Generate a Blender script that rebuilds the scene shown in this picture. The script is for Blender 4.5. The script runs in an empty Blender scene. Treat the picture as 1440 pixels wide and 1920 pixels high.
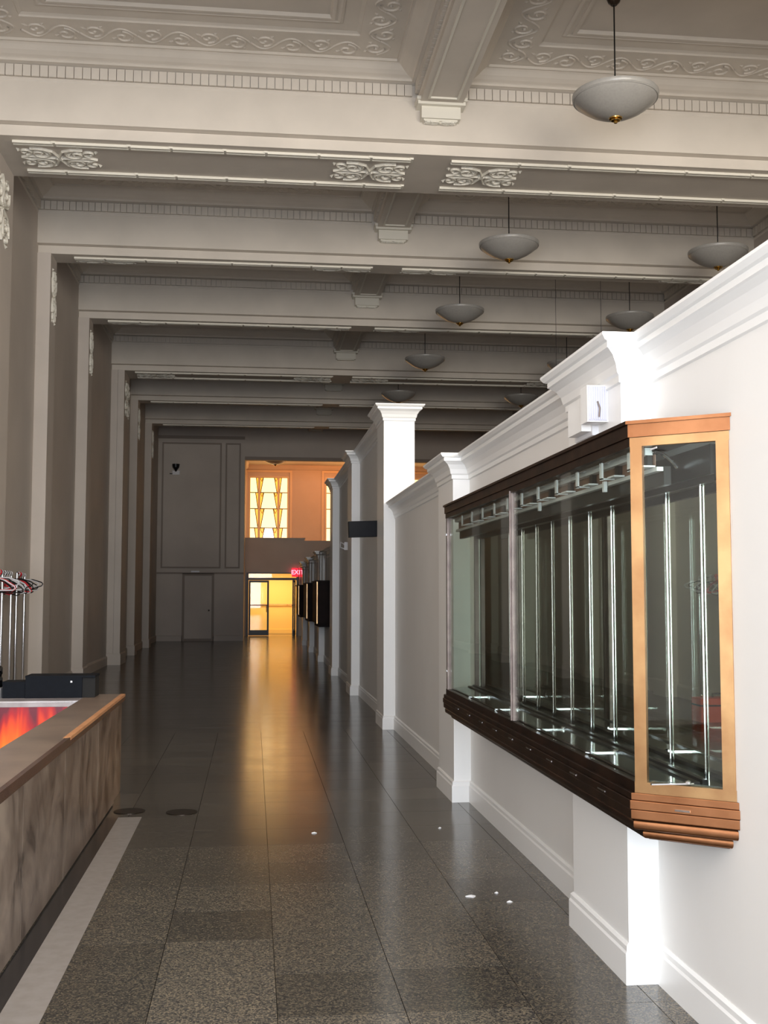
import bpy, math, random
from mathutils import Vector, Matrix
random.seed(7)
C = bpy.context.scene.collection
# ------------------------------------------------------------------ camera
YAW, PITCH, ROLL = 0.1162, 0.0730, 0.0008
def cam_matrix(yaw, pitch, roll, loc):
    F = Vector((math.sin(yaw)*math.cos(pitch), math.cos(yaw)*math.cos(pitch), math.sin(pitch)))
    R = Vector((math.cos(yaw), -math.sin(yaw), 0)); U = R.cross(F)
    c, s = math.cos(roll), math.sin(roll)
    R, U = c*R + s*U, -s*R + c*U
    return Matrix(((R.x, U.x, -F.x, loc[0]), (R.y, U.y, -F.y, loc[1]), (R.z, U.z, -F.z, loc[2]), (0, 0, 0, 1)))
cd = bpy.data.cameras.new('camera'); cam = bpy.data.objects.new('camera', cd); C.objects.link(cam)
cd.sensor_fit = 'VERTICAL'; cd.sensor_height = 24.0; cd.sensor_width = 18.0; cd.lens = 24.0*2100/1920
cd.clip_start = 0.05; cd.clip_end = 300
cam.matrix_world = cam_matrix(YAW, PITCH, ROLL, (0, 0, 1.62))
bpy.context.scene.camera = cam
# ------------------------------------------------------------------ world, light, exposure
sc = bpy.context.scene
w = bpy.data.worlds.new('world'); sc.world = w; w.use_nodes = True
w.node_tree.nodes['Background'].inputs[0].default_value = (0.75, 0.85, 1.0, 1)
w.node_tree.nodes['Background'].inputs[1].default_value = 0.1
sc.view_settings.view_transform = 'Standard'; sc.view_settings.look = 'None'
sc.view_settings.exposure = 0.14; sc.view_settings.gamma = 1.0; sc.view_settings.use_curve_mapping = False
def area(name, loc, target, sx, sy, power, col, spread=None):
    l = bpy.data.lights.new(name, 'AREA'); l.shape = 'RECTANGLE'; l.size = sx; l.size_y = sy
    l.energy = power; l.color = col
    if spread: l.spread = math.radians(spread)
    o = bpy.data.objects.new(name, l); C.objects.link(o); o.location = loc
    o.rotation_euler = (Vector(target)-Vector(loc)).to_track_quat('-Z', 'Y').to_euler()
    return o
area('street_window_daylight', (-0.65, -2.3, 1.9), (-3.6, 10, 2.4), 4.4, 2.8, 640, (0.84, 0.91, 1.0))
area('upper_window_daylight', (5.0, -0.65, 5.0), (5.0, 10, 5.3), 5.6, 3.2, 900, (1.0, 0.94, 0.84))
area('upper_left_fill', (-0.65, -2.3, 5.0), (-4.0, 10, 4.8), 4.2, 3.0, 470, (0.97, 0.96, 1.0))  # added fill to brighten the left columns; the wall behind it is solid
area('vestibule_light', (0.8, 45.0, 2.62), (0.8, 45.0, 0), 2.2, 1.2, 105, (1.0, 0.78, 0.48))
area('alcove_window_glow', (3.5, 46.2, 5.1), (3.5, 40, 4.9), 8.0, 2.2, 32, (1.0, 0.55, 0.22))
area('alcove_warm_fill', (3.4, 44.0, 6.7), (3.0, 46.5, 5.0), 5.5, 0.6, 85, (1.0, 0.33, 0.09))  # added warm fill for the alcove wall, no known fitting
# ------------------------------------------------------------------ helpers
def lin(r, g, b):
    f = lambda v: ((v/255+0.055)/1.055)**2.4 if v > 10 else v/255/12.92
    return (f(r), f(g), f(b), 1)
def mat(name, col, rough=0.6, metal=0.0, noise=None, bump=None, spec=0.5, trans=0, emis=None, coat=0):
    m = bpy.data.materials.new(name); m.use_nodes = True
    nt = m.node_tree; b = nt.nodes['Principled BSDF']
    b.inputs['Base Color'].default_value = col; b.inputs['Roughness'].default_value = rough
    b.inputs['Metallic'].default_value = metal; b.inputs['Specular IOR Level'].default_value = spec
    b.inputs['Transmission Weight'].default_value = trans; b.inputs['Coat Weight'].default_value = coat
    if emis: b.inputs['Emission Color'].default_value = emis[0]; b.inputs['Emission Strength'].default_value = emis[1]
    if noise or bump:
        tc = nt.nodes.new('ShaderNodeNewGeometry')
    if noise:   # (scale, other colour, amount, detail)
        n = nt.nodes.new('ShaderNodeTexNoise'); n.inputs['Scale'].default_value = noise[0]
        n.inputs['Detail'].default_value = noise[3] if len(noise) > 3 else 4
        r = nt.nodes.new('ShaderNodeValToRGB'); r.color_ramp.elements[0].position = 0.38; r.color_ramp.elements[1].position = 0.66
        r.color_ramp.elements[0].color = col
        k = noise[2]; r.color_ramp.elements[1].color = tuple(col[i]*(1-k)+noise[1][i]*k for i in range(3))+(1,)
        nt.links.new(tc.outputs['Position'], n.inputs['Vector']); nt.links.new(n.outputs['Fac'], r.inputs['Fac'])
        nt.links.new(r.outputs['Color'], b.inputs['Base Color'])
    if bump:    # (scale, distance)
        n2 = nt.nodes.new('ShaderNodeTexNoise'); n2.inputs['Scale'].default_value = bump[0]; n2.inputs['Detail'].default_value = 5
        bp = nt.nodes.new('ShaderNodeBump'); bp.inputs['Distance'].default_value = bump[1]; bp.inputs['Strength'].default_value = 0.6
        nt.links.new(tc.outputs['Position'], n2.inputs['Vector']); nt.links.new(n2.outputs['Fac'], bp.inputs['Height'])
        nt.links.new(bp.outputs['Normal'], b.inputs['Normal'])
    return m
M = {}
M['plaster'] = mat('cream_plaster', lin(212, 203, 191), 0.75, noise=(1.3, lin(194, 186, 175), 0.5), bump=(9, 0.004))
M['ornament'] = mat('plaster_ornament', lin(222, 217, 204), 0.6)
M['wallpl'] = mat('wall_plaster', lin(200, 190, 180), 0.7, noise=(0.8, lin(184, 175, 166), 0.6), bump=(6, 0.003))
M['white'] = mat('white_wall_paint', lin(236, 235, 232), 0.45, noise=(0.7, lin(226, 224, 220), 0.6), bump=(30, 0.0006))
M['trimw'] = mat('white_trim_paint', lin(242, 242, 240), 0.35)
M['copper'] = mat('aged_copper_moulding', lin(186, 132, 94), 0.34, 1.0, noise=(6, lin(140, 90, 60), 0.6, 6))
M['brass'] = mat('aged_brass', lin(206, 168, 122), 0.32, 1.0, noise=(5.5, lin(166, 120, 84), 0.6, 6), bump=(25, 0.0008))
M['bronze'] = mat('shaded_brass', lin(84, 60, 46), 0.34, 1.0, noise=(7, lin(40, 28, 22), 0.7, 6))  # brass darkened to paint in the shade on the case's corridor side
M['chrome'] = mat('chrome', lin(225, 225, 228), 0.12, 1.0)
M['steel'] = mat('brushed_steel', lin(128, 116, 110), 0.5, 0.7, noise=(14, lin(92, 80, 78), 0.6))
M['greypaint'] = mat('grey_enamel', lin(205, 205, 206), 0.4)
M['brown'] = mat('brown_board', lin(132, 100, 84), 0.55, noise=(9, lin(96, 70, 58), 0.7))
M['blackmetal'] = mat('black_metal', lin(26, 25, 26), 0.35, 0.4)
M['darkgap'] = mat('dark_recess', lin(12, 11, 10), 0.8)
M['blackbox'] = mat('black_card', lin(11, 15, 22), 0.7, noise=(30, lin(18, 23, 30), 0.5), spec=0.15)
M['gloss'] = mat('black_gloss', lin(10, 10, 11), 0.08, 0.0, spec=0.8)
M['speaker'] = mat('speaker_cloth', lin(14, 18, 25), 0.8, bump=(200, 0.001))
M['red'] = mat('red_plastic', lin(205, 40, 52), 0.4)
M['orange'] = mat('orange_plastic', lin(214, 72, 30), 0.45)
M['whiteplastic'] = mat('white_plastic', lin(225, 225, 228), 0.35)
M['hangw'] = mat('white_hanger', lin(196, 196, 200), 0.35)
M['hangb'] = mat('black_hanger', lin(18, 18, 20), 0.3)
M['wood'] = mat('dark_case_wood', lin(34, 20, 16), 0.6, noise=(4, lin(18, 11, 10), 0.7), spec=0.15)
M['shademould'] = mat('shaded_moulding_paint', lin(150, 138, 128), 0.7)  # darker paint stands in for shadow lines along the far wall mouldings
M['ledge'] = mat('grey_stone_ledge', lin(176, 170, 172), 0.25, noise=(8, lin(150, 142, 142), 0.7, 6))
M['floorwhite'] = mat('white_marble_strip', lin(158, 152, 147), 0.3, noise=(16, lin(140, 132, 124), 0.6, 6))
M['rimblack'] = mat('black_floor_border', lin(34, 33, 34), 0.2, noise=(60, lin(60, 58, 58), 0.6))
M['cable'] = mat('cable_black', lin(14, 13, 12), 0.5)
M['goldfin'] = mat('polished_brass', lin(190, 158, 92), 0.16, 1.0)
M['bowl'] = mat('frosted_glass_bowl', lin(158, 155, 150), 0.3, noise=(40, lin(148, 145, 140), 0.6), spec=0.5)
M['yellow'] = mat('yellow_wall_paint', lin(240, 198, 112), 0.5)
M['paper'] = mat('paper_scrap', lin(225, 225, 225), 0.7)
M['lens'] = mat('lamp_lens', lin(176, 176, 190), 0.1, spec=0.8)
M['exit'] = mat('exit_panel', lin(150, 10, 25), 0.4, emis=(lin(255, 20, 50), 1.2))
M['exitletter'] = mat('exit_letter', lin(255, 120, 140), 0.4, emis=(lin(255, 120, 140), 2.6))
M['lead'] = mat('window_lead', lin(88, 46, 18), 0.5)
M['winframe'] = mat('window_frame_paint', lin(214, 196, 168), 0.5)
M['joint'] = mat('floor_joint', lin(52, 50, 46), 0.25)
M['grate'] = mat('floor_cover_bronze', lin(52, 42, 34), 0.3, 0.7)
def pane_mat(name, col, s):
    m = bpy.data.materials.new(name); m.use_nodes = True; nt = m.node_tree; b = nt.nodes['Principled BSDF']
    b.inputs['Base Color'].default_value = col; b.inputs['Roughness'].default_value = 0.2
    b.inputs['Emission Color'].default_value = col; b.inputs['Emission Strength'].default_value = s
    return m
M['panew'] = pane_mat('backlit_cream_glass', lin(255, 226, 150), 1.7)
M['panebright'] = pane_mat('backlit_clear_glass', lin(255, 246, 226), 2.8)
M['panea'] = pane_mat('backlit_amber_glass', lin(255, 186, 56), 1.0)
# glass: tinted transparency with a Fresnel reflection
def glass_mat(name, tint):
    m = bpy.data.materials.new(name); m.use_nodes = True; nt = m.node_tree; nt.nodes.clear()
    o = nt.nodes.new('ShaderNodeOutputMaterial'); mx = nt.nodes.new('ShaderNodeMixShader'); t = nt.nodes.new('ShaderNodeBsdfTransparent')
    g = nt.nodes.new('ShaderNodeBsdfGlossy'); lw = nt.nodes.new('ShaderNodeLayerWeight'); lw.inputs[0].default_value = 0.5
    pw = nt.nodes.new('ShaderNodeMath'); pw.operation = 'POWER'; pw.inputs[1].default_value = 5.0; nt.links.new(lw.outputs['Facing'], pw.inputs[0])
    f = nt.nodes.new('ShaderNodeMath'); f.operation = 'MULTIPLY_ADD'; f.inputs[1].default_value = 0.8; f.inputs[2].default_value = 0.022; nt.links.new(pw.outputs[0], f.inputs[0])
    t.inputs[0].default_value = tint; g.inputs['Roughness'].default_value = 0.02; g.inputs['Color'].default_value = (0.9, 0.9, 0.9, 1)
    nt.links.new(f.outputs[0], mx.inputs[0]); nt.links.new(t.outputs[0], mx.inputs[1]); nt.links.new(g.outputs[0], mx.inputs[2]); nt.links.new(mx.outputs[0], o.inputs[0])
    return m
M['glass'] = glass_mat('clear_glass', (0.95, 0.985, 0.96, 1))
M['mirror'] = mat('grey_mirror', lin(196, 200, 190), 0.015, 1.0)
M['shelfglass'] = mat('grey_glass_floor', lin(60, 66, 66), 0.12, 0.0, spec=0.9)
def terrazzo():
    m = bpy.data.materials.new('dark_terrazzo'); m.use_nodes = True; nt = m.node_tree; b = nt.nodes['Principled BSDF']
    g = nt.nodes.new('ShaderNodeNewGeometry'); oi = nt.nodes.new('ShaderNodeObjectInfo')
    v = nt.nodes.new('ShaderNodeTexVoronoi'); v.inputs['Scale'].default_value = 150
    n = nt.nodes.new('ShaderNodeTexNoise'); n.inputs['Scale'].default_value = 190; n.inputs['Detail'].default_value = 3
    n3 = nt.nodes.new('ShaderNodeTexNoise'); n3.inputs['Scale'].default_value = 2.2; n3.inputs['Detail'].default_value = 4
    r = nt.nodes.new('ShaderNodeValToRGB'); e = r.color_ramp.elements
    e[0].position = 0.10; e[0].color = lin(38, 37, 37); e[1].position = 0.92; e[1].color = lin(146, 132, 110)
    for p, c in ((0.38, lin(64, 62, 60)), (0.55, lin(90, 85, 77)), (0.74, lin(118, 108, 92))): x = e.new(p); x.color = c
    sp = nt.nodes.new('ShaderNodeSeparateColor')
    nt.links.new(g.outputs['Position'], v.inputs['Vector']); nt.links.new(g.outputs['Position'], n.inputs['Vector']); nt.links.new(g.outputs['Position'], n3.inputs['Vector'])
    nt.links.new(v.outputs['Color'], sp.inputs[0])
    mx = nt.nodes.new('ShaderNodeMath'); mx.operation = 'MULTIPLY_ADD'; mx.inputs[1].default_value = 0.55
    nt.links.new(sp.outputs[0], mx.inputs[0])
    m2 = nt.nodes.new('ShaderNodeMath'); m2.operation = 'MULTIPLY'; m2.inputs[1].default_value = 0.5
    nt.links.new(n.outputs['Fac'], m2.inputs[0]); nt.links.new(m2.outputs[0], mx.inputs[2]); nt.links.new(mx.outputs[0], r.inputs[0])
    mul = nt.nodes.new('ShaderNodeMix'); mul.data_type = 'RGBA'; mul.blend_type = 'MULTIPLY'; mul.inputs[0].default_value = 1
    nt.links.new(r.outputs[0], mul.inputs[6]); nt.links.new(oi.outputs['Color'], mul.inputs[7]); nt.links.new(mul.outputs[2], b.inputs['Base Color'])
    rr = nt.nodes.new('ShaderNodeMapRange'); rr.inputs['To Min'].default_value = 0.14; rr.inputs['To Max'].default_value = 0.22
    nt.links.new(n3.outputs['Fac'], rr.inputs[0]); nt.links.new(rr.outputs[0], b.inputs['Roughness'])
    b.inputs['Specular IOR Level'].default_value = 0.42
    bp = nt.nodes.new('ShaderNodeBump'); bp.inputs['Distance'].default_value = 0.0012; bp.inputs['Strength'].default_value = 0.35
    n4 = nt.nodes.new('ShaderNodeTexNoise'); n4.inputs['Scale'].default_value = 5; n4.inputs['Detail'].default_value = 3
    nt.links.new(g.outputs['Position'], n4.inputs['Vector']); nt.links.new(n4.outputs['Fac'], bp.inputs['Height']); nt.links.new(bp.outputs[0], b.inputs['Normal'])
    return m
M['terrazzo'] = terrazzo()
def marble():
    m = bpy.data.materials.new('veined_brown_marble'); m.use_nodes = True; nt = m.node_tree; b = nt.nodes['Principled BSDF']
    g = nt.nodes.new('ShaderNodeNewGeometry'); mp = nt.nodes.new('ShaderNodeMapping'); mp.inputs['Scale'].default_value = (1, 0.95, 0.8); mp.inputs['Rotation'].default_value = (0.25, 0, 0)
    nt.links.new(g.outputs['Position'], mp.inputs[0])
    n1 = nt.nodes.new('ShaderNodeTexNoise'); n1.inputs['Scale'].default_value = 1.7; n1.inputs['Detail'].default_value = 8; n1.inputs['Distortion'].default_value = 1.6; n1.inputs['Roughness'].default_value = 0.62
    n2 = nt.nodes.new('ShaderNodeTexNoise'); n2.inputs['Scale'].default_value = 4.5; n2.inputs['Detail'].default_value = 6; n2.inputs['Distortion'].default_value = 0.6
    nt.links.new(mp.outputs[0], n1.inputs[0]); nt.links.new(mp.outputs[0], n2.inputs[0])
    r = nt.nodes.new('ShaderNodeValToRGB'); e = r.color_ramp.elements
    e[0].position = 0.36; e[0].color = lin(62, 52, 48); e[1].position = 0.66; e[1].color = lin(160, 145, 132); x = e.new(0.45); x.color = lin(124, 110, 100)
    nt.links.new(n1.outputs[0], r.inputs[0])
    r2 = nt.nodes.new('ShaderNodeValToRGB'); f = r2.color_ramp.elements; f[0].position = 0.42; f[0].color = (0.6, 0.57, 0.55, 1); f[1].position = 0.58; f[1].color = (1, 1, 1, 1)
    nt.links.new(n2.outputs[0], r2.inputs[0])
    mul = nt.nodes.new('ShaderNodeMix'); mul.data_type = 'RGBA'; mul.blend_type = 'MULTIPLY'; mul.inputs[0].default_value = 0.8
    nt.links.new(r.outputs[0], mul.inputs[6]); nt.links.new(r2.outputs[0], mul.inputs[7]); nt.links.new(mul.outputs[2], b.inputs['Base Color'])
    b.inputs['Roughness'].default_value = 0.3
    return m
M['marble'] = marble()
M['topstone'] = mat('brown_stone_top', lin(140, 122, 108), 0.3, noise=(3.5, lin(112, 97, 87), 0.8, 8))
M['edgelight'] = mat('peach_edge', lin(222, 160, 110), 0.35, noise=(10, lin(190, 128, 86), 0.6))  # peach tone of the painted edge highlight, also on the yellow room rail
M['edgedark'] = mat('dark_stone_edge', lin(84, 58, 46), 0.25, noise=(6, lin(60, 40, 34), 0.6))
def flames():
    m = bpy.data.materials.new('flame_print'); m.use_nodes = True; nt = m.node_tree; b = nt.nodes['Principled BSDF']
    g = nt.nodes.new('ShaderNodeNewGeometry'); mp = nt.nodes.new('ShaderNodeMapping'); mp.inputs['Scale'].default_value = (9.0, 1, 1.6)
    n = nt.nodes.new('ShaderNodeTexNoise'); n.inputs['Scale'].default_value = 0.9; n.inputs['Detail'].default_value = 2; n.inputs['Distortion'].default_value = 0.5
    nt.links.new(g.outputs['Position'], mp.inputs[0]); nt.links.new(mp.outputs[0], n.inputs[0])
    s = nt.nodes.new('ShaderNodeSeparateXYZ'); nt.links.new(g.outputs['Position'], s.inputs[0])
    mr = nt.nodes.new('ShaderNodeMapRange'); mr.inputs['From Min'].default_value = 0.40; mr.inputs['From Max'].default_value = 0.80; mr.inputs['To Min'].default_value = 0.30; mr.inputs['To Max'].default_value = -0.22
    nt.links.new(s.outputs[2], mr.inputs[0]); ad = nt.nodes.new('ShaderNodeMath'); nt.links.new(n.outputs[0], ad.inputs[0]); nt.links.new(mr.outputs[0], ad.inputs[1])
    r = nt.nodes.new('ShaderNodeValToRGB'); e = r.color_ramp.elements
    e[0].position = 0.30; e[0].color = lin(110, 18, 40); e[1].position = 0.84; e[1].color = lin(255, 140, 30)
    for p, c in ((0.45, lin(190, 20, 30)), (0.58, lin(255, 80, 15))): x = e.new(p); x.color = c
    nt.links.new(ad.outputs[0], r.inputs[0]); nt.links.new(r.outputs[0], b.inputs['Base Color']); b.inputs['Roughness'].default_value = 0.4
    return m
M['flame'] = flames()

class MB:
    def __init__(s): s.v = []; s.f = []
    def box(s, x0, x1, y0, y1, z0, z1):
        b = len(s.v)
        s.v += [(x0,y0,z0),(x1,y0,z0),(x1,y1,z0),(x0,y1,z0),(x0,y0,z1),(x1,y0,z1),(x1,y1,z1),(x0,y1,z1)]
        s.f += [tuple(b+i for i in q) for q in ((0,3,2,1),(4,5,6,7),(0,1,5,4),(1,2,6,5),(2,3,7,6),(3,0,4,7))]
        return s
    def prism(s, pts, z0, z1):          # plan polygon, counter-clockwise
        b = len(s.v); n = len(pts)
        s.v += [(p[0],p[1],z0) for p in pts]+[(p[0],p[1],z1) for p in pts]
        s.f += [tuple(b+n-1-i for i in range(n)), tuple(b+n+i for i in range(n))]
        s.f += [(b+i, b+(i+1)%n, b+n+(i+1)%n, b+n+i) for i in range(n)]
        return s
    def grid(s, rows, close=False):     # list of rows of points
        b = len(s.v); n = len(rows[0])
        for r in rows: s.v += [tuple(p) for p in r]
        for i in range(len(rows)-1):
            for j in range(n if close else n-1):
                k = (j+1) % n
                s.f.append((b+i*n+j, b+i*n+k, b+(i+1)*n+k, b+(i+1)*n+j))
        return s
    def cap(s, pts, flip=False):
        b = len(s.v); s.v += [tuple(p) for p in pts]; q = tuple(range(b, b+len(pts))); s.f.append(q[::-1] if flip else q); return s
    def tube(s, pts, r, n=8, caps=True, closed=False):
        P = [Vector(p) for p in pts]; rows = []; m = len(P); ref = None
        for i in range(m):
            if closed: t = (P[(i+1)%m]-P[i-1])
            else: t = P[min(i+1, m-1)]-P[max(i-1, 0)]
            t.normalize()
            if ref is None:
                ref = Vector((0,0,1)) if abs(t.z) < 0.9 else Vector((1,0,0))
            u = t.cross(ref);
            if u.length < 1e-6: u = t.cross(Vector((0,1,0.3)))
            u.normalize(); v = u.cross(t); ref = v
            rr = r[i] if isinstance(r, (list, tuple)) else r
            rows.append([P[i]+u*math.cos(a)*rr+v*math.sin(a)*rr for a in [2*math.pi*k/n for k in range(n)]])
        if closed: rows.append(rows[0])
        s.grid(rows, True)
        if caps and not closed: s.cap(rows[0]); s.cap(rows[-1], True)
        return s
    def lathe(s, prof, n=32, cx=0, cy=0):
        rows = [[(cx+r*math.cos(2*math.pi*k/n), cy+r*math.sin(2*math.pi*k/n), z) for k in range(n)] for r, z in prof]
        s.grid(rows, True)
        if prof[0][0] > 1e-4: s.cap(rows[0], True)
        if prof[-1][0] > 1e-4: s.cap(rows[-1])
        return s
    def sweep(s, path, prof, closed=False, side=1):   # plan path (x,y), profile (out, z); mitred; out is to the left of travel when side=1
        n = len(path); dirs = []
        for i in range(n if closed else n-1):
            a, b = Vector(path[i]), Vector(path[(i+1) % n]); d = (b-a).normalized(); dirs.append(Vector((-d.y, d.x))*side)
        rows = []
        for i in range(n):
            if closed: a, b = dirs[i-1], dirs[i]
            else: a = dirs[max(i-1, 0)]; b = dirs[min(i, len(dirs)-1)]
            k = 1+a.dot(b); m = (a+b)/k if k > 1e-4 else a
            rows.append([(path[i][0]+m.x*o, path[i][1]+m.y*o, z) for o, z in prof])
        if closed: rows.append(rows[0])
        s.grid(rows)
        if not closed: s.cap(rows[0]); s.cap(rows[-1], True)
        return s
    def build(s, name, m, parent=None, smooth=False, loc=None, **kw):
        me = bpy.data.meshes.new(name); me.from_pydata(s.v, [], s.f); me.materials.append(m)
        if smooth:
            me.polygons.foreach_set('use_smooth', [True]*len(me.polygons))
            try: me.set_sharp_from_angle(angle=math.radians(40))
            except Exception: pass
        me.validate(); me.update()
        return link(name, me, parent, loc, **kw)
def link(name, me, parent=None, loc=None, rot=None, **kw):
    o = bpy.data.objects.new(name, me); C.objects.link(o)
    if parent: o.parent = parent
    if loc: o.location = loc
    if rot: o.rotation_euler = rot
    for k, v in kw.items(): o[k] = v
    return o
def thing(name, label, cat, loc=(0,0,0), rz=0, group=None):
    o = bpy.data.objects.new(name, None); C.objects.link(o); o.empty_display_size = 0.1
    o.location = loc; o.rotation_euler = (0,0,rz); o['label'] = label; o['category'] = cat
    if group: o['group'] = group
    return o
def tag(o, label, cat, group=None):
    o['label'] = label; o['category'] = cat
    if group: o['group'] = group
    return o
def dup(root, loc, label, rz=None):
    r = root.copy(); C.objects.link(r); r.location = loc; r['label'] = label
    if rz is not None: r.rotation_euler = (0,0,rz)
    for ch in list(root.children):
        c = ch.copy(); C.objects.link(c); c.parent = r
        for g in ch.children:
            d = g.copy(); C.objects.link(d); d.parent = c
    return r
def shade_faces(o):      # paints shade into the case brass: darker corridor, far and level faces
    o.data.materials.append(M['bronze'])  # brass darkened to paint in shade, not a bronze part
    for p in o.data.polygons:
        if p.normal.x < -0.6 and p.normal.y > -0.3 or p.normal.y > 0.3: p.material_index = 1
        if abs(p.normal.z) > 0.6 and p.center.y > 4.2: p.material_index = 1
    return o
S = dict(kind='structure')
# ------------------------------------------------------------------ dimensions (metres; camera at origin looking along +y)
XL, XR = -3.30, 8.10          # hall side walls
XLB0, XLB1 = 1.88, 2.38       # long ceiling beam
ZS, ZC = 6.80, 7.80           # beam soffit, ceiling
FW = 39.2                     # far wall
BEAMS = [(8.15, 8.65, 0), (12.71, 14.03, 1), (17.2, 17.72, 0), (21.24, 21.76, 0), (26.2, 27.26, 1), (30.26, 30.8, 0), (34.4, 34.95, 0)]
XP, XPW = 1.575, 1.71         # partition pilaster face, partition wall face
# ------------------------------------------------------------------ floor: slab with terrazzo tiles let in
TS = 0.497
floor = MB().box(-3.6, 8.4, -3.6, 46.6, -0.14, -0.012).build('floor', M['joint'], **S)
tile = MB(); g = 0.0007
tile.v = [(g,g,-0.012),(TS-g,g,-0.012),(TS-g,TS-g,-0.012),(g,TS-g,-0.012),(g+.001,g+.001,0),(TS-g-.001,g+.001,0),(TS-g-.001,TS-g-.001,0),(g+.001,TS-g-.001,0)]
tile.f = [(4,5,6,7),(0,1,5,4),(1,2,6,5),(2,3,7,6),(3,0,4,7)]
tm = bpy.data.meshes.new('floor_tile'); tm.from_pydata(tile.v, [], tile.f); tm.materials.append(M['terrazzo'])
JX, JY = 0.109, 4.436
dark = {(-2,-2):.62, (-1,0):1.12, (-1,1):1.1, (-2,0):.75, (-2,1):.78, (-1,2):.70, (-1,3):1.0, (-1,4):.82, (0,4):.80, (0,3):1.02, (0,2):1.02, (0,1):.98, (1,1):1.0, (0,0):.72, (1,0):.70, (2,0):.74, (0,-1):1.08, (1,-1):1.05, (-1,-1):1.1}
for j in range(-5, 18):
    for i in range(-3, 4):
        x, y = JX+i*TS, JY+j*TS
        if i == 3 and False: continue
        o = link('floor_tile', tm, floor, (x, y, 0))
        random.seed(i*131+j*7); t = dark.get((i, j), random.choice((0.78, 0.86, 0.95, 1.0, 1.06))*max(.7, 1-.02*max(0, j)))  # tint also drops with each row, painting in the light falloff
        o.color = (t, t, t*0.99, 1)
random.seed(3)
mb = MB(); X0 = JX-3*TS; X1 = JX+4*TS; Y1 = JY+18*TS; Y0 = JY-5*TS
mb.box(-3.3, X1, Y1, 46.5, -0.012, 0); mb.box(X1, 8.1, -3.5, 46.5, -0.012, 0); mb.box(-3.3, X0, -3.5, Y1, -0.012, 0); mb.box(X0, X1, -3.5, Y0, -0.012, 0)
far_fl = mb.build('terrazzo_field', M['terrazzo'], floor, kind='stuff'); far_fl.color = (0.45, 0.45, 0.45, 1)  # field colour lowered to stand in for dimmer light down the hall
for k in range(0, 60):   # brass-dark joint lines beyond the single tiles
    pass
jm = MB()
for k in range(1, 56):
    y = Y1+k*TS; jm.box(-3.3, 1.6, y-.001, y+.001, 0, .0002)
for i in range(-6, 4):
    x = JX+i*TS; jm.box(x-.001, x+.001, Y1, 43.7, 0, .0002)
jm.build('joint_line', M['joint'], floor, kind='stuff')
# ------------------------------------------------------------------ ceiling and bays
ceil = MB().box(-3.6, 8.4, -3.6, 47, ZC, ZC+0.2).build('ceiling', M['plaster'], **S)
def ring(mb, x0, x1, y0, y1, prof):     # profile (inset, z) around the inside of a rectangle
    mb.sweep([(x0,y0),(x1,y0),(x1,y1),(x0,y1)], prof, closed=True, side=1)
CORN = [(0,7.40),(0.012,7.42),(0.012,7.44),(0.0,7.44),(0.0,7.585),(0.06,7.60),(0.085,7.60),(0.085,7.625),(0.10,7.635),(0.14,7.65),(0.19,7.68),(0.235,7.72),(0.26,7.735),(0.285,7.735),(0.285,7.765),(0.76,7.765),(0.76,7.785),(0.80,7.80)]
FRAME = [(0.97,7.80),(0.97,7.785),(1.0,7.775),(1.03,7.785),(1.06,7.785),(1.06,7.765),(1.10,7.765),(1.12,7.80)]
def spiral(cx, cy, r0, turns, a0, d, n=22):
    out = []
    for i in range(n+1):
        t = i/n; a = a0+d*turns*2*math.pi*t; r = r0*(1-t)**0.8+0.03*r0
        out.append((cx+r*math.cos(a), cy+r*math.sin(a)))
    return out
def relief(mb, pts, wd, h):             # raised ridge hanging below z=0
    rows = []; n = len(pts)
    for i, p in enumerate(pts):
        q = pts[min(i+1, n-1)]; o = pts[max(i-1, 0)]; dx, dy = q[0]-o[0], q[1]-o[1]; l = math.hypot(dx, dy) or 1
        ux, uy = -dy/l, dx/l; k = 1-0.55*i/n
        rows.append([(p[0]+ux*wd*k, p[1]+uy*wd*k, 0), (p[0]+ux*wd*k*.4, p[1]+uy*wd*k*.4, -h), (p[0]-ux*wd*k*.4, p[1]-uy*wd*k*.4, -h), (p[0]-ux*wd*k, p[1]-uy*wd*k, 0)])
    mb.grid(rows)
def leaf(mb, x, y, a, l, wd, h):
    c, s = math.cos(a), math.sin(a); P = [(0,0),(l*.35,wd),(l,0),(l*.35,-wd)]
    b = len(mb.v); mb.v += [(x+c*p[0]-s*p[1], y+s*p[0]+c*p[1], 0) for p in P]+[(x+c*l*.4, y+s*l*.4, -h)]
    mb.f += [(b,b+1,b+4),(b+1,b+2,b+4),(b+2,b+3,b+4),(b+3,b,b+4)]
# frieze scroll unit, 0.62 long, 0.42 wide
fs = MB()
for k in (0, 1):
    x0 = 0.31*k; sgn = 1 if k == 0 else -1
    relief(fs, [(x0+0.31*t, sgn*0.13*math.sin(math.pi*t)) for t in [i/10 for i in range(11)]], 0.016, 0.022)
    relief(fs, spiral(x0+0.16, -sgn*0.045, 0.115, 1.3, sgn*math.pi*.5, -sgn), 0.018, 0.026)
    leaf(fs, x0+0.02, -sgn*.12, sgn*0.6, .10, .025, .02); leaf(fs, x0+.27, -sgn*.16, 2.4*sgn, .09, .025, .02); leaf(fs, x0+.16, -sgn*.045, sgn*1.2, .06, .03, .03)
fsm = bpy.data.meshes.new('frieze_scroll'); fsm.from_pydata(fs.v, [], fs.f); fsm.materials.append(M['plaster'])
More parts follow.
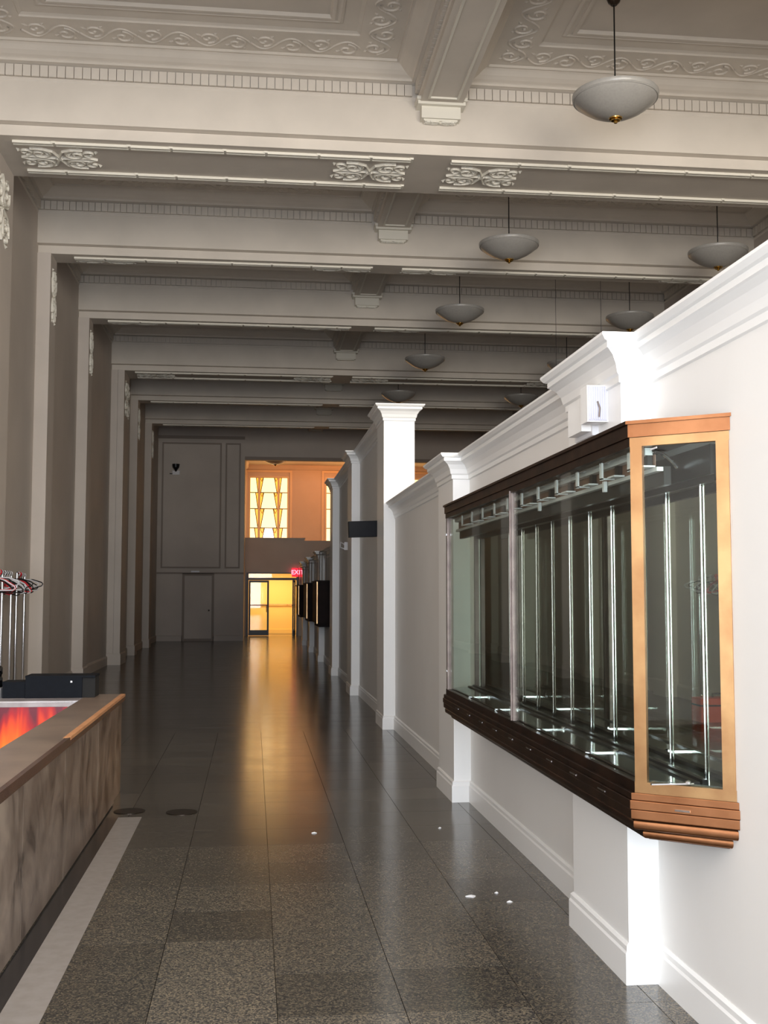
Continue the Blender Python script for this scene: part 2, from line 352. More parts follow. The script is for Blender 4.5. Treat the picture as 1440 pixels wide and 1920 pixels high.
# soffit scroll panel 0.92 x 0.62 about centre
sp = MB(); L2, W2 = .46, .30
for sx in (-1, 1):
    for sy in (-1, 1):
        relief(sp, spiral(sx*.20, sy*.13, .13, 1.4, math.pi/2*sy, sx*sy), .02, .03)
        relief(sp, spiral(sx*.37, sy*.16, .085, 1.2, -math.pi/2*sy, -sx*sy), .015, .026)
        relief(sp, [(0, sy*.02), (sx*.06, sy*.2), (sx*.16, sy*.27), (sx*.30, sy*.27)], .016, .028)
        relief(sp, [(sx*.05, 0), (sx*.22, sy*.02), (sx*.34, sy*.05), (sx*.44, sy*.0)], .014, .028)
        leaf(sp, sx*.08, sy*.08, math.atan2(sy, sx), .14, .03, .03); leaf(sp, sx*.30, sy*.24, math.atan2(sy, -sx), .10, .03, .03)
        leaf(sp, sx*.46, sy*.24, math.atan2(-sy, -sx*.4), .10, .025, .028)
for a in range(8): leaf(sp, 0, 0, a*math.pi/4, .075, .022, .035)
spm = bpy.data.meshes.new('scroll_ornament'); spm.from_pydata(sp.v, [], sp.f); spm.materials.append(M['ornament'])
dm = MB().box(-.0435, .0435, 0, .042, 0, .13); dme = bpy.data.meshes.new('dentil'); dme.from_pydata(dm.v, [], dm.f); dme.materials.append(M['plaster'])
HALVES = ((XL, XLB0), (XLB1, XR))
prev = -3.5
cornm = MB(); dst = MB(); PITD = 0.0945
for bi, (y0, y1, wide) in enumerate(BEAMS+[(FW, FW+.3, 0)]):
    y0 -= .045
    for hx0, hx1 in HALVES:
        ring(cornm, hx0, hx1, prev, y0, CORN)
        if y0-prev > 3.0: ring(cornm, hx0, hx1, prev, y0, FRAME)
        elif y0-prev > 2.4: ring(cornm, hx0, hx1, prev, y0, [(a, b) for a, b in FRAME])
        # side dentils
        if bi < 5:
            for xs, s in ((hx0, 1), (hx1, -1)):
                n = int((y0-prev)/PITD)
                for k in range(1, n):
                    yy = prev+(k)*PITD; a, b = sorted((xs, xs+s*.05)); dst.box(a, b, yy-.04, yy+.04, 7.448, 7.578)
    prev = y1
cornm.build('cornice', M['plaster'], ceil)
dst.build('side_dentils', M['plaster'], ceil, kind='stuff')
# long beam pieces between the cross beams
lb = MB(); prev = -3.5
for (y0, y1, wide) in BEAMS+[(FW, FW+.3, 0)]:
    lb.box(XLB0, XLB1, prev, y0, 7.32, ZC); prev = y1
lbeam = lb.build('trim_1', M['plaster'], **S)
def bx_panel(mb, x0, x1, y0, y1, z, t=.02, w=.025):
    mb.box(x0, x1, y0, y0+w, z-t, z); mb.box(x0, x1, y1-w, y1, z-t, z); mb.box(x0, x0+w, y0+w, y1-w, z-t, z); mb.box(x1-w, x1, y0+w, y1-w, z-t, z)
pf = MB(); prev = -3.5
for (y0, y1, wide) in BEAMS+[(FW, FW+.3, 0)]:
    bx_panel(pf, XLB0+.07, XLB1-.07, prev+.4, y0-.35, 7.32); prev = y1
pf.build('panel_moulding', M['ornament'], lbeam)
# cross beams
CUTS = (-3.3, 8.1)
for bi, (y0, y1, wide) in enumerate(BEAMS):
    mb = MB()
    mb.box(XL, XR, y0+.10, y1, ZS, ZC)                  # core
    bm_ = mb.build('trim_%d' % (bi+2), M['plaster'], **S)
    f = MB(); f.box(XL, XR, y0+.045, y0+.10, ZS, ZS+.125); f.build('lower_fascia', M['plaster'], bm_)
    f = MB(); f.sweep([(XL, y0+.10), (XR, y0+.10)], [(0, ZS+.125), (.145, ZS+.135), (.145, 7.405), (0, 7.405)], side=-1); f.build('upper_fascia', M['plaster'], bm_)
    # corbel under the long beam
    ysave = y0; y0 = y0-.045
    cb = MB(); cb.box(XLB0+.02, XLB1-.02, y0-.14, y0+.0, 7.15, 7.30); cb.box(XLB0-.03, XLB1+.03, y0-.20, y0+.0, 7.29, 7.33); cb.box(XLB0-.045, XLB1+.045, y0-.23, y0, 7.33, 7.37)
    cb.box(XLB0+.05, XLB1-.05, y0-.11, y0, 7.13, 7.15)
    cc = cb.build('corbel', M['ornament'], bm_)
    if bi in (1, 2, 3):
        o = link('corbel_relief', spm, cc, ((XLB0+XLB1)/2, y0-.07, 7.13)); o.scale = (.4, .16, .6)
    y0 = ysave
    # soffit rails and ornaments
    wd = y1-y0
    rails = MB(); cent = (XLB0+XLB1)/2
    spans = ((-2.80, 1.84), (2.30, 7.5))
    offs = (.20, wd-.24) if wide else (.20,)
    for sx0, sx1 in spans:
        for oy in offs:
            x = sx0; random.seed(bi*3+int(sx0))
            while x < sx1-.2:
                seg = min(random.choice((.48, .62, .85)), sx1-x)
                for dy in (-.032, .028): rails.box(x+.015, x+seg-.015, y0+oy+dy, y0+oy+dy+.03, ZS-.03, ZS)
                rails.box(x+seg-.03, x+seg+.015, y0+oy-.042, y0+oy+.064, ZS-.022, ZS)
                x += seg
    rails.build('reeded_rail', M['ornament'], bm_)
    if bi > 0:
        for cx in (-2.33, 1.37, 2.77, 7.1):
            o = link('scroll_ornament', spm, bm_, (cx, (y0+y1)/2-(0.02 if wide else -.08), ZS)); o.scale = (1, 1.0 if wide else .36, 1 if wide else .45)
    # dentils on the side facing the near bay
    if bi in (1, 2):
        for hx0, hx1 in HALVES:
            n = int((hx1-hx0)/PITD)
            for k in range(n): link('dentil', dme, bm_, (hx0+.05+k*PITD, y0-.085, 7.448))
    elif bi > 2:
        d = MB()
        for hx0, hx1 in HALVES:
            n = int((hx1-hx0)/PITD)
            for k in range(n): x = hx0+.05+k*PITD; d.box(x-.043, x+.043, y0-.085, y0, 7.448, 7.578)
        d.build('dentils', M['plaster'], bm_, kind='stuff')
    # frieze scrolls on the ceiling border
    if 1 <= bi <= 3:
        for hx0, hx1 in HALVES:
            n = int((hx1-hx0-.9)/.62); st = hx0+((hx1-hx0)-n*.62)/2
            for k in range(n): link('frieze_scroll', fsm, bm_, (st+k*.62, y0-.53, 7.765)).scale = (1, 1, .6)
        yb = BEAMS[bi-1][1]
        n = int((y0-yb-.9)/.62)
        for xc in (XL+.53, XLB0-.53, XLB1+.53):
            for k in range(n): link('frieze_scroll', fsm, bm_, (xc, yb+.55+k*.62, 7.765), (0, 0, math.pi/2)).scale = (1, 1, .6)
# ------------------------------------------------------------------ left wall and pilasters
wl = MB().box(-3.6, XL, -3.6, FW, 0, ZC).build('wall_left', M['wallpl'], **S)
BB = [(0, 0), (.03, 0), (.03, .17), (.018, .20), (0, .21)]
def left_pilaster(y0, y1, xf, wide):
    p = MB()
    if wide:
        m = (XL+xf)/2; p.box(XL, m-.004, y0, y1, 0, ZS); p.box(m+.004, xf, y0-.012, y1, 0, ZS); p.box(m-.004, m+.004, y0+.02, y1, 0, ZS)
    else: p.box(XL, xf, y0, y1, 0, ZS)
    o = p.build('pilaster', M['wallpl'], wl)
    MB().sweep([(XL, y0), (xf, y0), (xf, y1), (XL, y1)], [(0, 0), (.018, 0), (.018, .24), (0, .27)], side=-1).build('plinth', M['wallpl'], o)
    # panel moulding and plaster ornament on the side facing the hall
    q = MB(); e = .07
    for yy in (y0+e, y1-e-.02): q.box(xf, xf+.015, yy, yy+.02, .5, ZS-.25)
    s = link('scroll_ornament', spm, o, (xf, (y0+y1)/2, ZS-.62), (0, math.radians(-90), 0)); s.scale = (.9, 1.4 if wide else .55, 1)
for bi, (y0, y1, wide) in enumerate(BEAMS[1:], 1):
    left_pilaster(y0, y1, -3.0 if wide else -3.1, wide)
bbm = MB(); ys = [-3.5]+[v for b in BEAMS[1:] for v in (b[0], b[1])]+[FW]
for k in range(0, len(ys), 2): bbm.sweep([(XL, ys[k]), (XL, ys[k+1])], BB, side=-1)
bbm.build('baseboard_left', M['wallpl'], **S)
# hall right wall, pilasters
wr = MB()
wr.box(XR, 8.4, -3.6, FW+7.4, 0, ZC)
wr = wr.build('wall_right', M['wallpl'], **S)
for (y0, y1, wide) in BEAMS: MB().box(XR-.25, XR, y0, y1, 0, ZS).build('pilaster', M['wallpl'], wr)
# back wall behind the viewer with its street windows
wb = MB()
wb.box(-3.3, 1.71, -2.6, -2.4, 0, .4); wb.box(-3.3, -2.9, -2.6, -2.4, .4, 3.35); wb.box(1.6, 1.71, -2.6, -2.4, .4, 3.35); wb.box(-3.3, 1.71, -2.6, -2.4, 3.35, ZC)
wb.box(1.95, 8.1, -.95, -.75, 0, 3.35); wb.box(1.95, 2.15, -.95, -.75, 3.35, 6.65); wb.box(7.9, 8.1, -.95, -.75, 3.35, 6.65); wb.box(1.71, 8.1, -.95, -.75, 6.65, ZC)
wb.box(1.71, 1.95, -2.6, -.75, 2.73, ZC)
wb = wb.build('wall_back', M['wallpl'], **S)
# ------------------------------------------------------------------ white partition
PIL = [(4.65, 5.46), (8.76, 9.46), (13.50, 14.20), (18.02, 18.75), (22.38, 23.10)]
PILF = [(26.93, 27.6), (31.37, 32.0), (35.6, 36.2)]
XB = 1.95
wp = MB()
CASE_Z0, CASE_Z1 = .70, 2.27
wp.box(XPW, XB, -3.4, 13.5, 0, 2.70); wp.box(XPW, XB, 13.6, 23.1, 0, 3.88); wp.box(XPW, XB, 23.1, FW, 0, 2.62)
wp = wp.build('wall_partition', M['white'], **S)
p = MB(); p.box(XP, XPW, PIL[0][0], PIL[0][1], 0, CASE_Z0+.02); p.box(XP, XPW, PIL[0][0], PIL[0][1], CASE_Z1-.02, 2.70); p.build('pilaster', M['trimw'], wp)
MB().box(XP, XPW, *PIL[1], 0, 2.70).build('pilaster', M['trimw'], wp)
MB().box(XP-.005, XB+.0, PIL[2][0]-.02, PIL[2][1], 0, 3.88).build('pilaster', M['trimw'], wp, label='tall square end pilaster rising above the low wall')
for q in PIL[3:]: MB().box(XP, XPW, *q, 0, 3.88).build('pilaster', M['trimw'], wp)
for q in PILF: MB().box(XP, XPW, *q, 0, 2.62).build('pilaster', M['trimw'], wp)
CR = [(0,-.20),(.012,-.195),(.012,-.165),(.022,-.155),(.03,-.12),(.05,-.085),(.075,-.065),(.085,-.06),(.085,-.035),(.10,-.03),(.115,-.012),(.115,0),(0,0)]
def zprof(z): return [(a, b+z) for a, b in CR]
def wallpath(ya, yb, pils, x=XPW, xf=XP):
    P = [(x, ya)]
    for a, b in pils: P += [(x, a), (xf, a), (xf, b), (x, b)]
    P.append((x, yb)); return P
cr = MB()
cr.sweep(wallpath(-3.4, 13.48, PIL[:2]), zprof(2.73), side=1)
cr.sweep([(XB, 14.2), (XB, 13.48), (XP-.005, 13.48), (XP-.005, 14.2), (XPW, 14.2)]+wallpath(14.2, 23.1, PIL[3:])[1:-1], zprof(3.93), side=1)
cr.sweep(wallpath(23.1, FW, PILF), zprof(2.64), side=1)
tp = MB(); tp.box(XPW, XB, -3.4, 13.48, 2.70, 2.73); tp.box(XP, XPW, *PIL[0], 2.70, 2.73); tp.box(XP, XPW, *PIL[1], 2.70, 2.73); tp.box(XP, XB, 13.48, 14.2, 3.88, 3.93); tp.box(XPW, XB, 14.2, 23.1, 3.88, 3.93)
cr.v += []; cr.build('crown_moulding', M['trimw'], wp); tp.build('wall_cap', M['trimw'], wp)
bbr = MB(); BR = [(0, 0), (.02, 0), (.02, .125), (.014, .135), (.014, .155), (.004, .165), (0, .165)]
bbr.sweep(wallpath(-3.4, FW, [PIL[0], PIL[1], (13.48, 14.2)]+PIL[3:]+PILF), BR, side=1)
bbr.build('baseboard_right', M['trimw'], **S)
MB().box(XPW-.0012, XPW, 5.462, 5.466, CASE_Z1, 2.53).build('wall_joint', M['steel'], wp)
# ------------------------------------------------------------------ far wall with its door, alcove, amber windows, glass doors
wf = MB()
XA = -.32
wf.box(-3.6, -2.36, FW, FW+.25, 0, 2.28); wf.box(-1.39, XA, FW, FW+.25, 0, 2.28); wf.box(-3.6, XA, FW, FW+.25, 2.28, ZC); wf.box(XA, 8.4, FW, FW+.25, 6.29, ZC)
wf = wf.build('wall_far', M['wallpl'], **S)
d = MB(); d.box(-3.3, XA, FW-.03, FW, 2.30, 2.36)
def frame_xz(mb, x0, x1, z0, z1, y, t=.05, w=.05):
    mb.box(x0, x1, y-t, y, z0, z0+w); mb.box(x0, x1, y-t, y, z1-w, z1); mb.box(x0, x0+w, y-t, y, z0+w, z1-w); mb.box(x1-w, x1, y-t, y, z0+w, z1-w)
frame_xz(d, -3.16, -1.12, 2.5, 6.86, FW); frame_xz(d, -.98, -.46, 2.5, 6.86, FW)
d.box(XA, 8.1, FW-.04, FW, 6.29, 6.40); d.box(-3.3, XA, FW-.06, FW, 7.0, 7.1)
d.build('panel_moulding', M['shademould'], wf)
MB().sweep([(-3.3, FW), (-2.4, FW)], [(0,0),(.03,0),(.03,.17),(0,.2)], side=-1).sweep([(-1.35, FW), (XA, FW)], [(0,0),(.03,0),(.03,.17),(0,.2)], side=-1).build('baseboard_far', M['wallpl'], **S)
dr = MB().box(-2.36, -1.39, FW+.02, FW+.07, .0, 2.28).build('door_1', M['wallpl'], **S)
f = MB(); frame_xz(f, -2.42, -1.33, .0, 2.32, FW, .03, .08); f.build('door_frame', M['shademould'], dr)
MB().lathe([(.0, 0), (.03, .005), (.03, .03), (.015, .04), (.015, .06)], 12).build('door_knob', M['grate'], dr, loc=(-1.50, FW-.03, 1.05)).rotation_euler = (math.radians(90), 0, 0)
# alcove
al = MB(); al.box(XA-.25, XA, FW+.25, 46.5, 0, 7.0); al.box(XA, 8.1, FW+.25, 46.6, 6.95, 7.1)
# window wall with openings
WX = [-.14+i*3.155 for i in range(3)]; WW = 1.52; WZ0, WZ1 = 3.45, 6.43; YW = 46.5
def wall_open(mb, x0, x1, z0, z1, ya, yb, holes):
    x = x0
    for hx0, hx1, hz0, hz1 in holes:
        mb.box(x, hx0, ya, yb, z0, z1); mb.box(hx0, hx1, ya, yb, z0, hz0); mb.box(hx0, hx1, ya, yb, hz1, z1); x = hx1
    mb.box(x, x1, ya, yb, z0, z1)
wall_open(al, XA, 8.1, 2.7, 7.0, YW, YW+.25, [(x, x+WW, WZ0, WZ1) for x in WX])
al.box(-.4, 8.1, 46.9, 47.1, 0, 2.7)
al = al.build('wall_alcove', M['wallpl'], **S)
cc = MB(); cc.sweep([(XA, FW+.25), (XA, YW), (8.1, YW)], [(0, 6.75), (.04, 6.76), (.1, 6.85), (.1, 6.95), (0, 6.95)], side=-1); cc.build('alcove_cornice', M['wallpl'], al)
rowh = [.62, .67, .80, .86]
for wi, x0 in enumerate(WX):
    fr = MB(); frame_xz(fr, x0-.2, x0+WW+.2, WZ0-.2, WZ1+.31, YW, .05, .09); frame_xz(fr, x0-.06, x0+WW+.06, WZ0-.06, WZ1+.06, YW+.02, .03, .06)
    wdw = fr.build('window_%d' % (wi+1), M['winframe'], **S)
    # mullions and leading
    mu = MB(); cxl, cxr = x0+.36, x0+WW-.36
    for cx in (cxl, cxr): mu.box(cx-.045, cx+.045, YW+.05, YW+.11, WZ0, WZ1)
    ld = MB(); z = WZ1
    for ri, h in enumerate(rowh):
        zb = z-h
        ld.box(x0, x0+WW, YW+.06, YW+.10, zb-.018, zb+.018)
        # centre trapezoid pane: narrow top, wide bottom
        cx = x0+WW/2; tw, bw = .225-.02*ri, .335
        yq = YW+.08
        def poly(pts, m, nm):
            pm = MB(); n = len(pts); pm.v = [(p[0], yq, p[1]) for p in pts]+[(p[0], yq+.01, p[1]) for p in pts]
            pm.f = [tuple(range(n)), tuple(range(2*n-1, n-1, -1))]+[(i, n+i, n+(i+1)%n, (i+1)%n) for i in range(n)]
            return pm.build(nm, m, wdw)
        zt, z_b = z-.012, zb+.012
        cm = M['panebright'] if ri == 3 else M['panew']
        poly([(cx-bw, z_b), (cx+bw, z_b), (cx+tw, zt), (cx-tw, zt)], cm, 'pane')
        for s, ce in ((-1, cxl), (1, cxr)):
            ei = ce-s*.045      # mullion edge nearest the centre
            poly([(cx+s*bw, z_b), (ei, z_b), (ei, zt), (cx+s*tw, zt)][::(1 if s > 0 else -1)], M['panea'], 'amber_pane')
            a, b = Vector((cx+s*bw, zb, 0)), Vector((cx+s*tw, z, 0))
            ld.tube([(a.x, YW+.08, a.y), (b.x, YW+.08, b.y)], .016, 4)
            ld.tube([((ei+b.x)/2, YW+.08, z-.25*h), (ei, YW+.08, z-.02)], .009, 4); ld.tube([((ei+b.x)/2, YW+.08, z-.25*h), (b.x+s*.02, YW+.08, z-.02)], .009, 4)
            eo = ce+s*.045; xo = x0 if s < 0 else x0+WW
            tx, bx2 = (xo-s*.19, eo+s*.0)
            tx = xo-s*(.235-.02*ri)
            poly([(xo, z_b), (eo, z_b), (tx, zt), (xo, zt)][::(-1 if s > 0 else 1)], M['panew'], 'pane')
            poly([(eo, z_b+.01), (eo, zt), (tx, zt)][::(1 if s < 0 else -1)], M['panea'], 'amber_pane')
            ld.tube([(eo, YW+.08, zb), (tx, YW+.08, z)], .016, 4)
        z = zb
    mu.build('mullion', M['winframe'], wdw); ld.build('leading', M['lead'], wdw)
# door wall in the alcove, under the windows
YD = 43.8
dw = MB()
dw.box(XA, -.25, YD, YD+.2, 0, 3.76); dw.box(-.25, 1.76, YD, YD+.2, 2.44, 3.76); dw.box(1.76, 1.99, YD, YD+.2, 0, 3.76); dw.box(1.99, 8.1, YD+.1, YD+.3, 0, 3.70)
dw.box(XA, 8.1, YD+.2, YW, 3.5, 3.58)
dw = dw.build('wall_vestibule', M['wallpl'], **S)
MB().box(XA, 2.02, YD-.03, YD+.23, 3.76, 3.80).build('parapet_cap', M['wallpl'], dw)
# yellow room
yr = MB(); yr.box(-.9, -.8, YD+.2, 46.7, 0, 2.7); yr.box(2.3, 2.4, YD+.2, 46.7, 0, 2.7); yr.box(-.9, 2.4, 46.6, 46.7, 0, 2.7); yr.box(-.9, 2.4, YD+.2, 46.7, 2.7, 2.8); yr.box(-.9, 2.4, YD+.02, YD+.2, 0, .001)
yr.build('wall_yellow', M['yellow'], **S)
MB().box(-.8, 2.3, 46.56, 46.6, 0, .16).build('baseboard_yellow', M['yellow'], **S)
d2 = MB(); F = M['blackmetal']
d2.box(-.25, -.17, YD-.03, YD+.07, 0, 2.44); d2.box(1.68, 1.76, YD-.03, YD+.07, 0, 2.44); d2.box(-.17, 1.68, YD-.03, YD+.07, 2.40, 2.44); d2.box(-.17, 1.68, YD-.03, YD+.07, 2.15, 2.24)
d2 = d2.build('door_2', F, **S)
MB().box(-.17, 1.68, YD+.01, YD+.02, 2.24, 2.40).build('transom_pane', M['glass'], d2)
lf = MB(); x0, x1 = -.16, .62   # left leaf, hung a hair off square
lf.box(x0, x0+.07, YD-.02, YD+.03, .01, 2.14); lf.box(x1-.07, x1, YD-.02, YD+.03, .01, 2.14); lf.box(x0+.07, x1-.07, YD-.02, YD+.03, 2.06, 2.14); lf.box(x0+.07, x1-.07, YD-.02, YD+.03, .01, .22)
lf = lf.build('door_leaf', F, d2)
ang = math.radians(.55); lf.rotation_euler = (0, 0, ang); lf.location = (YD*math.sin(ang), YD*(1-math.cos(ang)), 0)
MB().box(x0+.07, x1-.07, YD, YD+.008, .22, 2.06).build('pane', M['glass'], lf)
MB().box(x0+.07, x1-.07, YD-.05, YD-.02, 1.17, 1.20).build('push_bar', M['blackmetal'], lf)
MB().tube([(x1-.09, YD-.02, .92), (x1-.09, YD-.08, .95), (x1-.09, YD-.08, 1.15), (x1-.09, YD-.02, 1.18)], .014, 8).build('door_handle', M['blackmetal'], lf)
lf2 = MB(); xx = 1.50
lf2.box(xx, xx+.05, YD-.80, YD-.73, .01, 2.14); lf2.box(xx+.1, xx+.15, YD-.09, YD-.02, .01, 2.14)
for za, zb in ((.01, .22), (2.06, 2.14)): lf2.prism([(xx, YD-.73), (xx+.05, YD-.73), (xx+.15, YD-.09), (xx+.10, YD-.09)], za, zb)
lf2 = lf2.build('door_leaf', F, d2, label='open glass leaf folded towards the viewer')
MB().prism([(xx+.022, YD-.73), (xx+.03, YD-.73), (xx+.13, YD-.09), (xx+.122, YD-.09)], .22, 2.06).build('pane', M['glass'], lf2)
MB().box(xx-.02, xx+.08, YD-.60, YD-.56, 1.17, 1.20).build('push_bar', M['blackmetal'], lf2)
MB().box(-.8, 2.3, 46.5, 46.54, 1.17, 1.20).box(.2, .23, 46.5, 46.6, 1.17, 1.20).box(1.4, 1.43, 46.5, 46.6, 1.17, 1.20).build('trim_9', M['edgelight'], **S)
# exit sign
ex = thing('exit_sign', 'small lit red EXIT sign at the right head of the glass doors', 'sign', (1.72, YD-.08, 2.28))
MB().box(-.22, .22, -.03, .03, 0, .34).build('housing', M['exit'], ex)
MB().box(-.015, .015, .0, .08, .34, .36).build('bracket', M['blackmetal'], ex)
def text_mesh(s, size, m, parent, loc, rot, ext=.004):
    c = bpy.data.curves.new('lettering', 'FONT'); c.body = s; c.size = size; c.extrude = ext; c.align_x = 'CENTER'; c.align_y = 'CENTER'; c.offset = 0.006
    t = bpy.data.objects.new('tmp', c); C.objects.link(t); dg = bpy.context.evaluated_depsgraph_get(); dg.update()
    me = bpy.data.meshes.new_from_object(t.evaluated_get(dg)); bpy.data.objects.remove(t)
    me.materials.clear(); me.materials.append(m); o = link('lettering', me, parent, loc, rot); return o
text_mesh('EXIT', .24, M['exitletter'], ex, (0, -.036, .17), (math.radians(90), 0, 0))
# small fittings on the far wall
o = MB().box(-.14, .14, -.06, 0, 0, .05).build('door_light', M['whiteplastic'], loc=(-1.98, FW, 2.36)); tag(o, 'short white light bar above the plain far door', 'light')
t = thing('wall_speaker', 'small dark horn fitting high on the dim far wall', 'fixture', (-2.68, FW, 5.75))
MB().box(-.12, .12, -.08, 0, -.02, .12).build('mount_box', M['whiteplastic'], t); MB().lathe([(.02, .0), (.05, .06), (.11, .14), (.13, .26), (.0, .27)], 14).build('horn', M['blackmetal'], t, loc=(0, -.14, .08)); MB().box(-.22, -.12, -.05, -.02, .0, .03).build('arm', M['blackmetal'], t)
# ------------------------------------------------------------------ brass display case
YN, YF, XF_, XW_ = 4.09, 8.19, 1.42, XPW-.001
YNW, YFW = 3.86, 8.40
def plan(o=0.0):   # case outline grown by o (ccw)
    return [(XF_-o, YN-o*.45), (XW_, YNW-o*1.1), (XW_, YFW+o*1.1), (XF_-o, YF+o*.45)]
case = thing('display_case', 'long brass glass showcase hung on the near white wall', 'display case', (0, 0, 0))
# header
hd = MB().prism(plan(.012), 2.213, 2.262).prism(plan(.022), 2.262, 2.275); shade_faces(hd.build('header', M['copper'], case))
def ring_prism(mb, o, w, z0, z1):   # frame ring: near end, front, far end, each a bar of width w
    P = plan(o); Q = plan(o-w)
    for a, b in ((0, 1), (3, 0), (2, 3)):
        pa, pb, qa, qb = P[a], P[b], Q[a], Q[b]
        pts = [pa, pb, qb, qa]
        area_ = sum(pts[i][0]*pts[(i+1)%4][1]-pts[(i+1)%4][0]*pts[i][1] for i in range(4))
        mb.prism(pts if area_ > 0 else pts[::-1], z0, z1)
    return mb
shade_faces(ring_prism(MB(), .004, .035, 2.178, 2.212).build('top_rail', M['brass'], case))
shade_faces(ring_prism(MB(), .004, .035, .886, .925).build('bottom_rail', M['brass'], case))
# near end posts: front corner and wall side, wide flat brass
nd = Vector((XW_-XF_, YNW-YN)).normalized(); nn = Vector((nd.y, -nd.x))   # along the end face; outward
def endpost(s0, s1, name, far=False):
    L = (Vector((XW_, YNW))-Vector((XF_, YN))).length
    a, b = Vector((XF_, YN))+nd*s0*L, Vector((XF_, YN))+nd*s1*L
    pts = [tuple(a+nn*.006), tuple(b+nn*.006), tuple(b-nn*.016), tuple(a-nn*.016)]
    m = MB(); m.prism(pts, .925, 2.178); shade_faces(m.build(name, M['brass'], case))
endpost(0.0, .125, 'corner_post'); endpost(.875, 1.0, 'wall_post')
L = (Vector((XW_, YNW))-Vector((XF_, YN))).length
a, b = Vector((XF_, YN))+nd*.12*L-nn*.004, Vector((XF_, YN))+nd*.88*L-nn*.004
MB().prism([tuple(a), tuple(b), tuple(b-nn*.005), tuple(a-nn*.005)], .925, 2.178).build('end_pane', M['glass'], case)
# far corner post (steel with screws) and far end pane
fp = MB().box(XF_, XF_+.03, YF-.04, YF, .925, 2.178).build('far_post', M['steel'], case)
for z in (1.05, 2.05): MB().box(XF_-.003, XF_, YF-.028, YF-.014, z, z+.014).build('screw', M['chrome'], fp)
fd = Vector((XW_-XF_, YFW-YF)).normalized(); fn = Vector((-fd.y, fd.x)); a = Vector((XF_, YF)); b = Vector((XW_, YFW))
MB().prism([tuple(a+fd*.02), tuple(b), tuple(b+fn*.005), tuple(a+fd*.02+fn*.005)], .925, 2.178).build('end_pane', M['glass'], case)
# front: doubled mullion and two sliding panes
YM = 6.10
mu = MB(); mu.box(XF_-.004, XF_+.012, YM-.045, YM-.005, .93, 2.19); mu.box(XF_+.0, XF_+.02, YM+.004, YM+.03, .93, 2.19); mu.box(XF_-.012, XF_-.004, YM-.03, YM-.018, .93, 2.19)
mu.build('mullion', M['steel'], case)
MB().box(XF_+.006, XF_+.011, YN+.03, YM-.04, .93, 2.18).build('front_pane', M['glass'], case)
MB().box(XF_+.014, XF_+.019, YM+.03, YF-.04, .93, 2.18).build('front_pane', M['glass'], case)
tr = MB(); 
for dx in (.03, .04): tr.box(XF_+dx, XF_+dx+.004, YN+.03, YF-.04, 2.165, 2.18); tr.box(XF_+dx, XF_+dx+.004, YN+.03, YF-.04, .925, .937)
tr.build('sliding_track', M['chrome'], case)
# mirror back, dark top rail over it
MB().prism([(XW_-.012, YNW+.03), (XW_-.004, YNW+.03), (XW_-.004, YFW-.03), (XW_-.012, YFW-.03)], .93, 2.06).build('back_mirror', M['mirror'], case)
MB().box(XW_-.05, XW_, YNW+.05, YFW-.04, 2.06, 2.17).box(XW_-.035, XW_, YNW+.05, YFW-.04, 2.035, 2.06).build('back_rail', M['blackmetal'], case)
MB().prism(plan(-.03), .90, .930).build('case_floor', M['shelfglass'], case)
MB().box(XW_-.11, XW_-.085, YNW+.12, YFW-.10, .930, .938).box(XW_-.075, XW_-.055, YNW+.12, YFW-.10, .930, .945).build('floor_track', M['blackmetal'], case)
for y in (3.98, 4.80, 5.64, 6.64, 7.45):
    MB().box(XF_+.02, XW_-.11, y-.006, y+.006, .930, .935).build('floor_joint_strip', M['chrome'], case)
    MB().lathe([(.012, 0), (.012, .008), (.006, .012), (0, .013)], 10).build('glass_clip', M['chrome'], case, loc=(XW_-.13, y, .932))
for k in range(10):
    y = 4.085+k*.3575
    MB().tube([(XW_-.018, y, .93), (XW_-.018, y, 2.05)], .0045, 8).build('shelf_standard', M['chrome'], case, smooth=True)
MB().box(XW_-.05, XW_-.02, YFW-.09, YFW-.06, .93, 2.06).build('shelf_standard', M['steel'], case)
# lamp channel under the header
ch = MB().box(XW_-.225, XW_-.195, YN+.02, YF, 2.150, 2.178).build('lamp_channel', M['greypaint'], case)
MB().box(XW_-.194, XW_-.190, YN+.0, YF, 2.10, 2.150).build('brown_backboard', M['brown'], ch)
MB().box(XW_-.205, XW_-.180, YN-.05, YF+.05, 2.082, 2.098).build('lower_trough', M['greypaint'], ch)
MB().box(XW_-.178, XW_-.150, YN-.05, YF+.05, 2.03, 2.10).build('dark_valance', M['blackmetal'], ch)
for k in range(11):
    y = 4.18+k*.352
    q = MB(); q.box(XW_-.262, XW_-.225, y, y+.03, 2.168, 2.176); q.box(XW_-.262, XW_-.254, y, y+.03, 2.095, 2.176); q.box(XW_-.262, XW_-.205, y, y+.03, 2.098, 2.104); q.box(XW_-.245, XW_-.20, y-.11, y-.02, 2.10, 2.106)
    q.build('lamp_bracket', M['whiteplastic'], ch)
    MB().box(XW_-.215, XW_-.196, y-.07, y-.03, 2.108, 2.148).build('lamp_socket', M['blackmetal'], ch)
    MB().box(XW_-.2265, XW_-.225, y-.2, y-.13, 2.160, 2.166).build('white_label', M['whiteplastic'], ch)
pts = []
for i in range(40):
    t = i/39; pts.append((XF_+.09+.13*t, YN+.0+.10*t, 2.165-.05*t*t))
MB().tube(pts, [.008 if i % 2 else .006 for i in range(40)], 8).build('flexible_conduit', M['chrome'], ch)
for y in (4.62, 5.72): MB().box(XW_-.225, XW_-.21, y, y+.022, 2.055, 2.10).build('hanging_clip', M['whiteplastic'], ch)
